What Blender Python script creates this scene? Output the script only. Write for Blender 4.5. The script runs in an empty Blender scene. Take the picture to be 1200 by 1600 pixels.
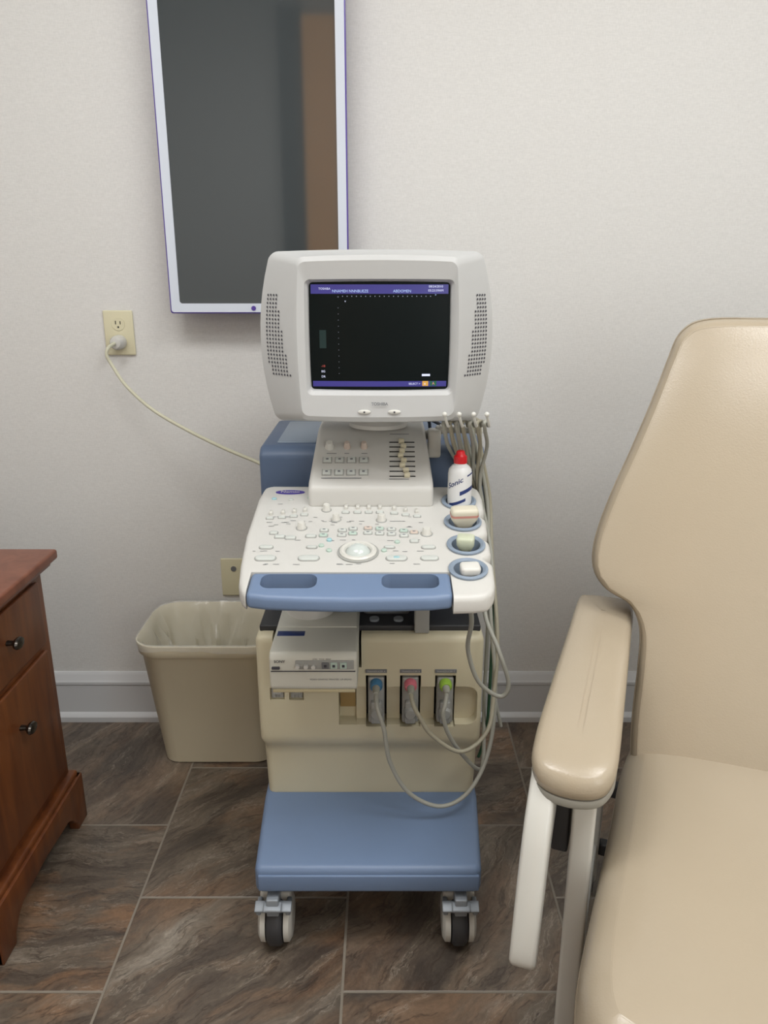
import bpy, bmesh, math, random
from mathutils import Vector, Matrix, noise
random.seed(3)
scene = bpy.context.scene
scene.view_settings.view_transform = 'Standard'
COL = scene.collection
WL = {}

# ------------------------------------------------------------------ materials
def srgb(r, g, b):
    f = lambda c: (c/255/12.92) if c/255 <= .04045 else ((c/255+.055)/1.055)**2.4
    return (f(r), f(g), f(b), 1)

def mat(name, rgb, rough=.5, metal=0, bump=0, bscale=200, vary=0, vscale=8, coat=0, emit=None, estr=1, ior=None, alpha=1, trans=0):
    m = bpy.data.materials.new(name); m.use_nodes = True
    nt = m.node_tree; b = nt.nodes['Principled BSDF']
    col = srgb(*rgb)
    b.inputs['Base Color'].default_value = col
    b.inputs['Roughness'].default_value = rough
    b.inputs['Metallic'].default_value = metal
    b.inputs['Coat Weight'].default_value = coat
    b.inputs['Alpha'].default_value = alpha
    b.inputs['Transmission Weight'].default_value = trans
    if ior: b.inputs['IOR'].default_value = ior
    if emit:
        b.inputs['Emission Color'].default_value = srgb(*emit); b.inputs['Emission Strength'].default_value = estr
    geo = nt.nodes.new('ShaderNodeNewGeometry')
    if vary:
        n = nt.nodes.new('ShaderNodeTexNoise'); n.inputs['Scale'].default_value = vscale; n.inputs['Detail'].default_value = 4
        nt.links.new(geo.outputs['Position'], n.inputs['Vector'])
        mx = nt.nodes.new('ShaderNodeMix'); mx.data_type = 'RGBA'
        mx.inputs[6].default_value = [c*(1-vary) for c in col[:3]]+[1]
        mx.inputs[7].default_value = [min(1, c*(1+vary)) for c in col[:3]]+[1]
        nt.links.new(n.outputs['Fac'], mx.inputs[0]); nt.links.new(mx.outputs[2], b.inputs['Base Color'])
    if bump:
        n2 = nt.nodes.new('ShaderNodeTexNoise'); n2.inputs['Scale'].default_value = bscale; n2.inputs['Detail'].default_value = 3
        nt.links.new(geo.outputs['Position'], n2.inputs['Vector'])
        bp = nt.nodes.new('ShaderNodeBump'); bp.inputs['Strength'].default_value = bump; bp.inputs['Distance'].default_value = .002
        nt.links.new(n2.outputs['Fac'], bp.inputs['Height']); nt.links.new(bp.outputs['Normal'], b.inputs['Normal'])
    return m

M = {}
M['white'] = mat('white_plastic', (202, 201, 196), .4, vary=.03, bump=.05, bscale=600)
M['moni'] = mat('monitor_plastic', (182, 183, 182), .42, bump=.05, bscale=700)
M['cream'] = mat('cream_plastic', (206, 198, 170), .45, vary=.04, bump=.08, bscale=500)
M['creamd'] = mat('cream_recess', (186, 175, 142), .55, vary=.05)  # darker cream; in the body recesses shade is put into the colour
M['tan'] = mat('tan_card', (156, 130, 82), .6)
M['blue'] = mat('blue_plastic', (108, 128, 158), .42, vary=.05, bump=.08, bscale=500)
M['blued'] = mat('blue_housing', (86, 104, 131), .45, vary=.05)
M['slot'] = mat('grip_opening_dark', (66, 80, 104), .5)  # darker blue for opening walls, shade of the cut-out put into the colour
M['greyblue'] = mat('greyblue_cup', (132, 146, 162), .4)
M['dark'] = mat('dark_plastic', (44, 45, 48), .5)
M['hole'] = mat('black_hole', (16, 16, 16), .7)
M['grey'] = mat('grey_plastic', (110, 112, 114), .4)
M['lgrey'] = mat('light_grey_plastic', (158, 159, 155), .4)
M['cable'] = mat('grey_cable', (160, 160, 150), .5)
M['cableo'] = mat('beige_cable', (160, 155, 136), .5)
M['cord'] = mat('cream_cord', (194, 192, 170), .5)
M['green'] = mat('green_cable', (40, 78, 56), .5)
M['rubber'] = mat('rubber_tyre', (52, 52, 54), .55)
M['caster'] = mat('caster_housing', (194, 192, 184), .4)
M['steel'] = mat('brake_grey', (136, 142, 148), .4, metal=.15)
M['ringb'] = mat('ring_blue', (70, 125, 165), .4)
M['ringp'] = mat('ring_pink', (218, 120, 135), .4)
M['ringg'] = mat('ring_green', (150, 190, 70), .4)
M['key'] = mat('key_white', (196, 200, 195), .35)
M['keyg'] = mat('key_pale_green', (180, 199, 188), .35)
M['keyb'] = mat('key_pale_blue', (156, 194, 200), .35)
M['keyo'] = mat('key_pale_peach', (202, 186, 174), .35)
M['slide'] = mat('slider_cream', (216, 209, 182), .35)
M['knobw'] = mat('knob_white', (208, 207, 200), .3)
M['ball'] = mat('trackball_white', (198, 206, 202), .15)
M['print'] = mat('printer_plastic', (204, 203, 192), .4)
M['purple'] = mat('purple_label', (66, 50, 140), .3)
M['ink'] = mat('ink_dark', (62, 62, 70), .5)
M['inkl'] = mat('ink_grey', (116, 118, 122), .5)
M['red'] = mat('red_cap', (205, 24, 34), .35)
M['bottle'] = mat('bottle_white', (222, 223, 222), .3)
M['navy'] = mat('label_navy', (38, 56, 110), .4)
M['probe'] = mat('probe_ivory', (208, 203, 184), .35)
M['probeg'] = mat('probe_greenish', (194, 200, 176), .35)
M['probew'] = mat('probe_white', (210, 209, 203), .35)
M['pink'] = mat('probe_pink', (200, 140, 128), .4)
M['leather'] = mat('beige_vinyl', (172, 159, 138), .25, vary=.035, vscale=5, bump=.12, bscale=330)
M['piping'] = mat('vinyl_piping', (146, 134, 115), .42)
M['armplate'] = mat('arm_plate', (146, 144, 135), .4)
M['frame'] = mat('frame_white', (200, 199, 192), .3)
M['bin'] = mat('bin_beige', (220, 212, 186), .45, vary=.03)
M['trim'] = mat('baseboard_paint', (203, 204, 205), .35)
M['plate'] = mat('outlet_almond', (210, 204, 174), .35)
M['plug'] = mat('plug_translucent', (196, 195, 190), .2)
M['ceil'] = mat('ceiling_paint', (225, 225, 223), .8)
M['tvw'] = mat('tv_white', (206, 213, 224), .3)
M['tvp'] = mat('tv_purple_edge', (82, 62, 150), .3)
M['knobm'] = mat('knob_dark_metal', (74, 70, 66), .25, metal=.9)
M['tv'] = mat('tv_glass', (66, 71, 73), .05, ior=1.75)
M['crt'] = mat('crt_glass', (12, 15, 15), .3, emit=(8, 18, 18), estr=.5, ior=1.2)
M['bar'] = mat('screen_bar', (20, 20, 60), .3, emit=(66, 62, 138), estr=.8)
M['stext'] = mat('screen_text', (20, 20, 25), .3, emit=(215, 220, 245), estr=1.2)
M['sdim'] = mat('screen_text_dim', (20, 20, 25), .3, emit=(140, 145, 160), estr=1)
M['scyan'] = mat('screen_cyan', (20, 20, 25), .3, emit=(170, 195, 235), estr=1.2)
M['sred'] = mat('screen_red', (20, 20, 25), .3, emit=(200, 90, 80), estr=1)
M['steal'] = mat('screen_teal', (10, 20, 20), .3, emit=(14, 44, 44), estr=.8)
M['sorange'] = mat('screen_orange', (20, 20, 20), .3, emit=(235, 175, 80), estr=.9)
M['sgreen'] = mat('screen_green', (20, 20, 20), .3, emit=(20, 100, 70), estr=.9)
M['doorw'] = mat('door_wood_glow', (170, 110, 50), .4, vary=.15, vscale=5, emit=(206, 150, 80), estr=1.6)  # glow put into the wood, standing in for a warm lit hallway
M['darkw'] = mat('door_frame_dark', (30, 29, 28), .5)
M['lamp'] = mat('lamp_diffuser', (255, 255, 250), .5, emit=(250, 250, 255), estr=2)

def wood(name, c1, c2):
    m = bpy.data.materials.new(name); m.use_nodes = True; nt = m.node_tree; b = nt.nodes['Principled BSDF']
    geo = nt.nodes.new('ShaderNodeNewGeometry'); mp = nt.nodes.new('ShaderNodeMapping')
    mp.inputs['Scale'].default_value = (14, 14, 1.6)
    n = nt.nodes.new('ShaderNodeTexNoise'); n.inputs['Scale'].default_value = 2.2; n.inputs['Detail'].default_value = 8; n.inputs['Distortion'].default_value = .8
    r = nt.nodes.new('ShaderNodeValToRGB'); r.color_ramp.elements[0].position = .3; r.color_ramp.elements[1].position = .72
    r.color_ramp.elements[0].color = srgb(*c1); r.color_ramp.elements[1].color = srgb(*c2)
    nt.links.new(geo.outputs['Position'], mp.inputs[0]); nt.links.new(mp.outputs[0], n.inputs['Vector'])
    nt.links.new(n.outputs['Fac'], r.inputs[0]); nt.links.new(r.outputs[0], b.inputs['Base Color'])
    b.inputs['Roughness'].default_value = .36
    return m
M['wood'] = wood('cherry_wood', (82, 42, 20), (116, 66, 32))
M['woodt'] = wood('cherry_wood_top', (108, 62, 44), (130, 80, 60))

def wallmat():
    m = bpy.data.materials.new('wallpaper_linen'); m.use_nodes = True; nt = m.node_tree; b = nt.nodes['Principled BSDF']
    N = nt.nodes.new; L = nt.links.new
    geo = N('ShaderNodeNewGeometry')
    def stretched(sc, s):
        mp = N('ShaderNodeMapping'); mp.inputs['Scale'].default_value = sc
        n = N('ShaderNodeTexNoise'); n.inputs['Scale'].default_value = s; n.inputs['Detail'].default_value = 1
        L(geo.outputs['Position'], mp.inputs[0]); L(mp.outputs[0], n.inputs['Vector']); return n
    a = stretched((1, 1, 5), 90); c = stretched((5, 5, 1), 90)
    ad = N('ShaderNodeMath'); ad.operation = 'ADD'; L(a.outputs['Fac'], ad.inputs[0]); L(c.outputs['Fac'], ad.inputs[1])
    r = N('ShaderNodeMapRange'); r.inputs[1].default_value = .6; r.inputs[2].default_value = 1.4; L(ad.outputs[0], r.inputs[0])
    mx = N('ShaderNodeMix'); mx.data_type = 'RGBA'; mx.inputs[6].default_value = srgb(206, 205, 202); mx.inputs[7].default_value = srgb(218, 217, 214)
    L(r.outputs[0], mx.inputs[0]); L(mx.outputs[2], b.inputs['Base Color'])
    bp = N('ShaderNodeBump'); bp.inputs['Strength'].default_value = .15; bp.inputs['Distance'].default_value = .001
    L(ad.outputs[0], bp.inputs['Height']); L(bp.outputs['Normal'], b.inputs['Normal'])
    b.inputs['Roughness'].default_value = .7
    return m
M['wall'] = wallmat()

def floormat():
    m = bpy.data.materials.new('slate_tile'); m.use_nodes = True; nt = m.node_tree; b = nt.nodes['Principled BSDF']
    N = nt.nodes.new; L = nt.links.new
    def math_(op, a, c=None, d=None):
        n = N('ShaderNodeMath'); n.operation = op
        for i, v in enumerate((a, c, d)):
            if v is None: continue
            if isinstance(v, (int, float)): n.inputs[i].default_value = v
            else: L(v, n.inputs[i])
        return n.outputs[0]
    def mixc(f, a, c):
        n = N('ShaderNodeMix'); n.data_type = 'RGBA'
        if isinstance(f, float): n.inputs[0].default_value = f
        else: L(f, n.inputs[0])
        for i, v in ((6, a), (7, c)):
            if isinstance(v, tuple): n.inputs[i].default_value = srgb(*v)
            else: L(v, n.inputs[i])
        return n.outputs[2]
    def mr(v, a, c, d=0., e=1.):
        n = N('ShaderNodeMapRange'); n.inputs[1].default_value = a; n.inputs[2].default_value = c; n.inputs[3].default_value = d; n.inputs[4].default_value = e
        L(v, n.inputs[0]); return n.outputs[0]
    geo = N('ShaderNodeNewGeometry'); sp = N('ShaderNodeSeparateXYZ'); L(geo.outputs['Position'], sp.inputs[0])
    TW, TL = .452, .46
    u = math_('DIVIDE', math_('ADD', sp.outputs[0], .531), TW)
    col = math_('FLOOR', u); fu = math_('SUBTRACT', u, col)
    par = math_('MODULO', math_('ADD', col, 101), 2)
    v = math_('ADD', math_('DIVIDE', math_('SUBTRACT', sp.outputs[1], 1.118), TL), math_('MULTIPLY', par, .5))
    row = math_('FLOOR', v); fv = math_('SUBTRACT', v, row)
    du = math_('MULTIPLY', math_('MINIMUM', fu, math_('SUBTRACT', 1, fu)), TW)
    dv = math_('MULTIPLY', math_('MINIMUM', fv, math_('SUBTRACT', 1, fv)), TL)
    gr = mr(math_('MINIMUM', du, dv), .0020, .0032)
    cv = N('ShaderNodeCombineXYZ'); L(col, cv.inputs[0]); L(row, cv.inputs[1]); cv.inputs[2].default_value = 5.2
    wn = N('ShaderNodeTexWhiteNoise'); wn.noise_dimensions = '3D'; L(cv.outputs[0], wn.inputs['Vector'])
    wc = N('ShaderNodeSeparateColor'); L(wn.outputs['Color'], wc.inputs[0])
    ang = math_('MULTIPLY_ADD', wn.outputs['Value'], 1.2, -1.25)
    vr = N('ShaderNodeVectorRotate'); vr.rotation_type = 'Z_AXIS'; L(geo.outputs['Position'], vr.inputs['Vector']); L(ang, vr.inputs['Angle'])
    off = N('ShaderNodeVectorMath'); off.operation = 'MULTIPLY_ADD'
    L(wn.outputs['Color'], off.inputs[0]); off.inputs[1].default_value = (7, 7, 7); L(vr.outputs[0], off.inputs[2])
    wz = N('ShaderNodeTexNoise'); wz.inputs['Scale'].default_value = 3.2; wz.inputs['Detail'].default_value = 5; L(off.outputs[0], wz.inputs['Vector'])
    wm = N('ShaderNodeVectorMath'); wm.operation = 'MULTIPLY_ADD'; L(wz.outputs['Color'], wm.inputs[0]); wm.inputs[1].default_value = (.17, .17, 0); L(off.outputs[0], wm.inputs[2])
    def nz(sc, s, det, rough=.6):
        mp = N('ShaderNodeMapping'); mp.inputs['Scale'].default_value = sc
        n = N('ShaderNodeTexNoise'); n.inputs['Scale'].default_value = s; n.inputs['Detail'].default_value = det
        n.inputs['Roughness'].default_value = rough
        L(wm.outputs[0], mp.inputs[0]); L(mp.outputs[0], n.inputs['Vector']); return n.outputs['Fac']
    broad = nz((1, 2.6, 1), 2.6, 4, .55)
    a = nz((1, 4.6, 1), 3.0, 12, .68)
    rust = nz((1, 2.2, 1), 3.4, 6, .6)
    darkp = nz((1, 2.4, 1), 3.0, 6, .6)
    thin = nz((1, 5.0, 1), 3.2, 7, .6)
    e = nz((1, 3.5, 1), 26, 9, .75); g = nz((1, 1, 1), 120, 4, .7)
    r = N('ShaderNodeValToRGB'); cr = r.color_ramp
    cr.elements[0].position = .35; cr.elements[0].color = srgb(68, 58, 52)
    cr.elements[1].position = .67; cr.elements[1].color = srgb(164, 155, 143)
    for p, cc in ((.43, (88, 78, 69)), (.50, (108, 97, 85)), (.56, (122, 111, 98)), (.61, (140, 130, 117))):
        x = cr.elements.new(p); x.color = srgb(*cc)
    L(math_('ADD', math_('MULTIPLY', broad, .5), math_('MULTIPLY', a, .5)), r.inputs[0])
    ramt = math_('MULTIPLY', mr(rust, .46, .60), mr(wc.outputs[0], .0, 1., .15, .8))
    c1 = mixc(ramt, r.outputs[0], (144, 110, 82))
    damt = mr(darkp, .54, .64, 0., .6)
    c1b = mixc(damt, c1, (72, 66, 61))
    vein = mr(math_('ABSOLUTE', math_('SUBTRACT', thin, .5)), .0, .016, .6, 0.)
    c2 = mixc(vein, c1b, (56, 45, 39))
    vein2 = mr(math_('ABSOLUTE', math_('SUBTRACT', a, .57)), .0, .009, .4, 0.)
    c3 = mixc(vein2, c2, (180, 170, 155))
    k = math_('MULTIPLY', mr(g, .3, .7, .86, 1.14), math_('MULTIPLY', mr(e, .3, .7, .76, 1.24), mr(wc.outputs[1], 0., 1., .86, 1.1)))
    m4 = N('ShaderNodeVectorMath'); m4.operation = 'SCALE'; L(c3, m4.inputs[0]); L(k, m4.inputs['Scale'])
    L(mixc(gr, (136, 128, 116), m4.outputs[0]), b.inputs['Base Color'])
    bp = N('ShaderNodeBump'); bp.inputs['Strength'].default_value = .5; bp.inputs['Distance'].default_value = .002
    L(math_('ADD', math_('ADD', math_('MULTIPLY', a, 1.5), gr), math_('MULTIPLY', e, .8)), bp.inputs['Height']); L(bp.outputs['Normal'], b.inputs['Normal'])
    b.inputs['Roughness'].default_value = .28
    return m
M['floor'] = floormat()

# ------------------------------------------------------------------ helpers
def link(o, parent=None):
    COL.objects.link(o)
    if parent is not None:
        o.parent = parent
        o.matrix_parent_inverse = Matrix.Translation(-WL[parent.name])
    return o

def empty(name, loc, label=None, cat=None, parent=None, **kw):
    o = bpy.data.objects.new(name, None); o.location = loc; o.empty_display_size = .05
    WL[o.name] = Vector(loc); link(o, parent)
    if label: o['label'] = label
    if cat: o['category'] = cat
    for k, v in kw.items(): o[k] = v
    return o

def fin(name, bm, m, parent=None, smooth=40, label=None, kind=None, cat=None, recalc=True, xf=None):
    if xf:
        for v in bm.verts: v.co = xf(v.co)
    if recalc: bmesh.ops.recalc_face_normals(bm, faces=bm.faces)
    cs = [v.co for v in bm.verts]
    c = Vector([(min(p[i] for p in cs)+max(p[i] for p in cs))/2 for i in range(3)])
    bmesh.ops.translate(bm, verts=bm.verts, vec=-c)
    me = bpy.data.meshes.new(name); bm.to_mesh(me); bm.free()
    if smooth:
        for p in me.polygons: p.use_smooth = True
        me.set_sharp_from_angle(angle=math.radians(smooth))
    for mm in (m if isinstance(m, (list, tuple)) else [m]): me.materials.append(mm)
    o = bpy.data.objects.new(name, me); o.location = c; WL[o.name] = c.copy(); link(o, parent)
    if label: o['label'] = label
    if kind: o['kind'] = kind
    if cat: o['category'] = cat
    return o

def bm_box(x0, x1, y0, y1, z0, z1, bev=0, seg=3, bm=None, rot=None, piv=None):
    b = bmesh.new()
    bmesh.ops.create_cube(b, size=1)
    for v in b.verts:
        v.co = Vector((x0+(v.co.x+.5)*(x1-x0), y0+(v.co.y+.5)*(y1-y0), z0+(v.co.z+.5)*(z1-z0)))
    if bev: bmesh.ops.bevel(b, geom=b.edges[:], offset=bev, segments=seg, profile=.5, affect='EDGES')
    if rot:
        c = Vector(piv) if piv else Vector(((x0+x1)/2, (y0+y1)/2, (z0+z1)/2))
        bmesh.ops.rotate(b, verts=b.verts, cent=c, matrix=rot)
    return merge(bm, b)

def merge(bm, b):
    if bm is None: return b
    me = bpy.data.meshes.new('t'); b.to_mesh(me); bm.from_mesh(me); bpy.data.meshes.remove(me); b.free()
    return bm

def box(name, x0, x1, y0, y1, z0, z1, m, parent=None, bev=.003, seg=3, rot=None, piv=None, **kw):
    return fin(name, bm_box(x0, x1, y0, y1, z0, z1, bev, seg, rot=rot, piv=piv), m, parent, **kw)

def bm_rings(rings, cap0=True, cap1=True, closed=True, bm=None):
    b = bmesh.new()
    R = [[b.verts.new(p) for p in r] for r in rings]
    n = len(R[0])
    for a, c in zip(R, R[1:]):
        for i in range(n if closed else n-1):
            j = (i+1) % n
            b.faces.new((a[i], a[j], c[j], c[i]))
    if cap0: b.faces.new(R[0])
    if cap1: b.faces.new(R[-1])
    return merge(bm, b)

def bm_lathe(prof, c, axis='Z', n=32, cap0=True, cap1=True, sx=1, bm=None, mtx=None):
    rings = []
    for r, h in prof:
        ring = []
        for i in range(n):
            a = 2*math.pi*i/n; p = Vector((r*math.cos(a)*sx, r*math.sin(a), h))
            if axis == 'X': p = Vector((p.z, p.x, p.y))
            elif axis == 'Y': p = Vector((p.x, p.z, p.y))
            if mtx: p = mtx @ p
            ring.append(p+Vector(c))
        rings.append(ring)
    return bm_rings(rings, cap0, cap1, bm=bm)

def bm_prism(pts, axis, a0, a1, bev=0, seg=3, bm=None):
    def P(p, h):
        if axis == 'X': return (h, p[0], p[1])
        if axis == 'Y': return (p[0], h, p[1])
        return (p[0], p[1], h)
    b = bm_rings([[P(p, a0) for p in pts], [P(p, a1) for p in pts]])
    bmesh.ops.recalc_face_normals(b, faces=b.faces)
    if bev:
        ed = [e for e in b.edges if len(e.link_faces) == 2 and e.calc_face_angle(0) > .3]
        bmesh.ops.bevel(b, geom=ed, offset=bev, segments=seg, profile=.5, affect='EDGES')
    return merge(bm, b)

def cr(pts, sub=8, closed=False):
    P = [Vector(p) for p in pts]; n = len(P); out = []
    rng = range(n if closed else n-1)
    for i in rng:
        if closed: p0, p1, p2, p3 = P[(i-1) % n], P[i], P[(i+1) % n], P[(i+2) % n]
        else: p0, p1, p2, p3 = P[max(i-1, 0)], P[i], P[i+1], P[min(i+2, n-1)]
        for k in range(sub):
            t = k/sub
            out.append(.5*((2*p1)+(-p0+p2)*t+(2*p0-5*p1+4*p2-p3)*t*t+(-p0+3*p1-3*p2+p3)*t**3))
    if not closed: out.append(P[-1].copy())
    return out

def bm_tube(pts, r, n=10, sub=8, closed=False, bm=None, smooth=True):
    P = cr(pts, sub, closed) if smooth else [Vector(p) for p in pts]
    m = len(P); rings = []; up = None
    for i, p in enumerate(P):
        if closed: t = (P[(i+1) % m]-P[i-1])
        else: t = P[min(i+1, m-1)]-P[max(i-1, 0)]
        t.normalize()
        if up is None:
            up = t.orthogonal().normalized()
        up = (up-t*up.dot(t)).normalized(); w = t.cross(up)
        rings.append([p+up*r*math.cos(2*math.pi*k/n)+w*r*math.sin(2*math.pi*k/n) for k in range(n)])
    if closed: rings.append(rings[0])
    return bm_rings(rings, not closed, not closed, bm=bm)

def tube(name, pts, r, m, parent=None, n=10, sub=8, closed=False, smooth=True, **kw):
    return fin(name, bm_tube(pts, r, n, sub, closed, smooth=smooth), m, parent, smooth=60, **kw)

def rrect(hw, hh, r, nc=6, ns=7, bulge=0, bulge2=0):
    out = []
    cs = [(hw-r, hh-r, 0), (-(hw-r), hh-r, 90), (-(hw-r), -(hh-r), 180), (hw-r, -(hh-r), 270)]
    for q in range(4):
        cx, cy, a0 = cs[q]
        arc = [(cx+r*math.cos(math.radians(a0+90*k/nc)), cy+r*math.sin(math.radians(a0+90*k/nc))) for k in range(nc+1)]
        out += arc
        nx, ny, na = cs[(q+1) % 4]
        e = (nx+r*math.cos(math.radians(na)), ny+r*math.sin(math.radians(na)))
        s = arc[-1]
        for k in range(1, ns+1):
            t = k/(ns+1); out.append((s[0]+(e[0]-s[0])*t, s[1]+(e[1]-s[1])*t))
    res = []
    for x, y in out:
        sx = (1 if x > 0 else -1) * min(1, abs(x)/(hw*.8)); sy = (1 if y > 0 else -1)*min(1, abs(y)/(hh*.8))
        res.append((x+sx*bulge*(1-(y/hh)**2), y+sy*bulge2*(1-(x/hw)**2)))
    return res

def boolean(o, cutters, op='DIFFERENCE'):
    for c in cutters:
        md = o.modifiers.new('b', 'BOOLEAN'); md.operation = op; md.object = c; md.solver = 'EXACT'
    bpy.context.view_layer.update()
    dg = bpy.context.evaluated_depsgraph_get()
    me = bpy.data.meshes.new_from_object(o.evaluated_get(dg))
    o.modifiers.clear()
    if len(me.polygons) > len(o.data.polygons)*.5:
        o.data = me
    for p in o.data.polygons: p.use_smooth = True
    o.data.set_sharp_from_angle(angle=math.radians(35))
    for c in cutters: bpy.data.objects.remove(c)

def text(name, s, size, loc, xd, yd, m, parent, align='CENTER', bold=0, warp=None, **kw):
    cu = bpy.data.curves.new(name, 'FONT'); cu.body = s; cu.size = size; cu.align_x = align; cu.align_y = 'CENTER'; cu.offset = bold
    cu.resolution_u = 3
    o = bpy.data.objects.new('tmp', cu); COL.objects.link(o); bpy.context.view_layer.update()
    dg = bpy.context.evaluated_depsgraph_get(); me = bpy.data.meshes.new_from_object(o.evaluated_get(dg))
    bpy.data.objects.remove(o)
    b = bmesh.new(); b.from_mesh(me)
    if warp:
        for v in b.verts: v.co = warp(v.co.x, v.co.y)
    else:
        L = Vector(loc); xd = Vector(xd).normalized(); yd = Vector(yd).normalized()
        for v in b.verts: v.co = L+xd*v.co.x+yd*v.co.y
    return fin(name, b, m, parent, smooth=0, recalc=False, **kw)

RX = lambda a: Matrix.Rotation(a, 3, 'X')
RY = lambda a: Matrix.Rotation(a, 3, 'Y')
RZ = lambda a: Matrix.Rotation(a, 3, 'Z')

# ------------------------------------------------------------------ room
WY = 2.06
X0, X1, Y0, ZC = -1.32, 1.75, -1.0, 2.75
def slab(name, *a, m): return box(name, *a, m, None, bev=0, smooth=0, kind='structure')
slab('floor', X0-.1, X1+.1, Y0-.1, WY+.1, -.1, 0, m=M['floor'])
slab('ceiling', X0-.1, X1+.1, Y0-.1, WY+.1, ZC, ZC+.1, m=M['ceil'])
slab('wall_north', X0-.1, X1+.1, WY, WY+.1, 0, ZC, m=M['wall'])
slab('wall_south', X0-.1, X1+.1, Y0-.1, Y0, 0, ZC, m=M['wall'])
slab('wall_west', X0-.1, X0, Y0, WY, 0, ZC, m=M['wall'])
slab('wall_east', X1, X1+.1, Y0, WY, 0, ZC, m=M['wall'])
prof = [(0, 0), (-.028, 0), (-.028, .016), (-.022, .024), (-.015, .028), (-.015, .118), (-.018, .122), (-.018, .130), (-.013, .136), (-.010, .150), (-.004, .158), (0, .158)]
fin('baseboard_north', bm_prism([(WY+y, z) for y, z in prof], 'X', X0, X1), M['trim'], smooth=30, kind='structure')
fin('baseboard_west', bm_prism([(X0-y, z) for y, z in prof], 'Y', Y0, WY-.03), M['trim'], smooth=30, kind='structure')
fin('baseboard_east', bm_prism([(X1+y, z) for y, z in prof], 'Y', Y0, WY-.03), M['trim'], smooth=30, kind='structure')
box('door_glow_panel', -.464, -.279, Y0+.001, Y0+.04, 0, 2.68, M['doorw'], None, bev=.004, kind='structure')  # unseen panel behind the camera, glowing so the TV reflects a warm strip
box('trim_1', -.60, -.465, Y0+.001, Y0+.05, 0, 2.72, M['darkw'], None, bev=.004, kind='structure')

def area(name, loc, sx, sy, e, rot=(0, 0, 0), col=(1, 1, 1)):
    l = bpy.data.lights.new(name, 'AREA'); l.shape = 'RECTANGLE'; l.size = sx; l.size_y = sy; l.energy = e; l.color = col
    o = bpy.data.objects.new(name, l); o.location = loc; o.rotation_euler = rot; COL.objects.link(o); return o
for lx, ly, e in ((-.62, .62, 17), (.95, .62, 17), (.62, -.1, 10)):  # last panel, nearer the camera, is added as frontal fill
    cl = empty('ceiling_light', (lx, ly, ZC), 'rectangular white fluorescent ceiling light panel', 'ceiling light', group='ceiling light panels')
    box('lamp_frame', lx-.52, lx+.52, ly-.30, ly+.30, ZC-.03, ZC-.001, M['white'], cl)
    box('lamp_diffuser', lx-.5, lx+.5, ly-.28, ly+.28, ZC-.036, ZC-.031, M['lamp'], cl, bev=0)
    area('ceiling_lamp_light', (lx, ly, ZC-.045), .95, .5, e, col=(1, 1, .985))
area('room_fill_light', (1.05, -.93, 1.55), 1.1, 1.5, 11.5, rot=(math.radians(90), 0, math.radians(12)), col=(1, 1, .985))
w = bpy.data.worlds.new('World'); scene.world = w; w.use_nodes = True
w.node_tree.nodes['Background'].inputs[0].default_value = (.5, .5, .5, 1)

# ------------------------------------------------------------------ wall television
tv = empty('wall_television', (-.31, 2.0, 1.203), 'white framed flat screen television mounted vertically on the wall', 'television')
TX0, TX1, TZ0, TZ1 = -.533, -.087, 1.203, 1.99
tcx, tcz, thw, thh = (TX0+TX1)/2, (TZ0+TZ1)/2, (TX1-TX0)/2, (TZ1-TZ0)/2
def tvring(i, y, r=.006): return [(tcx+x, y, tcz+z) for x, z in rrect(thw-i, thh-i, max(r, .0015), 3, 1)]
fin('frame', bm_rings([tvring(.024, 1.990), tvring(.024, 1.9815), tvring(.003, 1.980), tvring(.003, 1.99)], False, False), M['tvw'], tv)
fin('edge_trim', bm_rings([tvring(.003, 1.9805), tvring(.0, 1.982), tvring(0, 2.015), tvring(.03, 2.022)], False, True), M['tvp'], tv, label='purple plastic edge')
fin('screen', bm_rings([tvring(.024, 1.984), tvring(.024, 1.989)], True, True), M['tv'], tv, label='dark glossy screen')
box('wall_mount', tcx-.1, tcx+.1, 2.022, 2.059, 1.5, 1.75, M['dark'], tv)
fin('power_button', bm_lathe([(.0058, 0), (.0058, .002)], (-.325, 1.9785, TZ0+.0125), 'Y', 16), M['tvp'], tv)

# ------------------------------------------------------------------ outlets and cord
o1 = empty('wall_outlet', (-.6915, WY-.005, 1.15), 'almond duplex wall outlet with a plug in its lower socket', 'outlet')
box('cover_plate', -.730, -.653, WY-.007, WY-.0005, 1.093, 1.207, M['plate'], o1, bev=.003)
for zc in (1.173, 1.127):
    s = fin('socket', bm_lathe([(.017, -.0085), (.017, -.003)], (-.6915, WY, zc), 'Y', 24), M['plate'], o1)
    bb = bm_box(-.6985, -.6965, WY-.0092, WY-.008, zc-.001, zc+.008); bm_box(-.6865, -.6845, WY-.0092, WY-.008, zc-.001, zc+.007, bm=bb)
    bm_box(-.6935, -.6895, WY-.0092, WY-.008, zc-.010, zc-.006, bm=bb)
    sl = fin('socket_slot', bb, M['hole'], s)
o2 = empty('wall_outlet', (-.43, WY-.005, .463), 'almond wall plate behind the wastebasket', 'outlet')
box('cover_plate', -.468, -.394, WY-.007, WY-.0005, .407, .521, M['plate'], o2, bev=.003)
fin('socket', bm_lathe([(.008, -.0085), (.008, -.003)], (-.431, WY, .49), 'Y', 20), M['grey'], o2)

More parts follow.
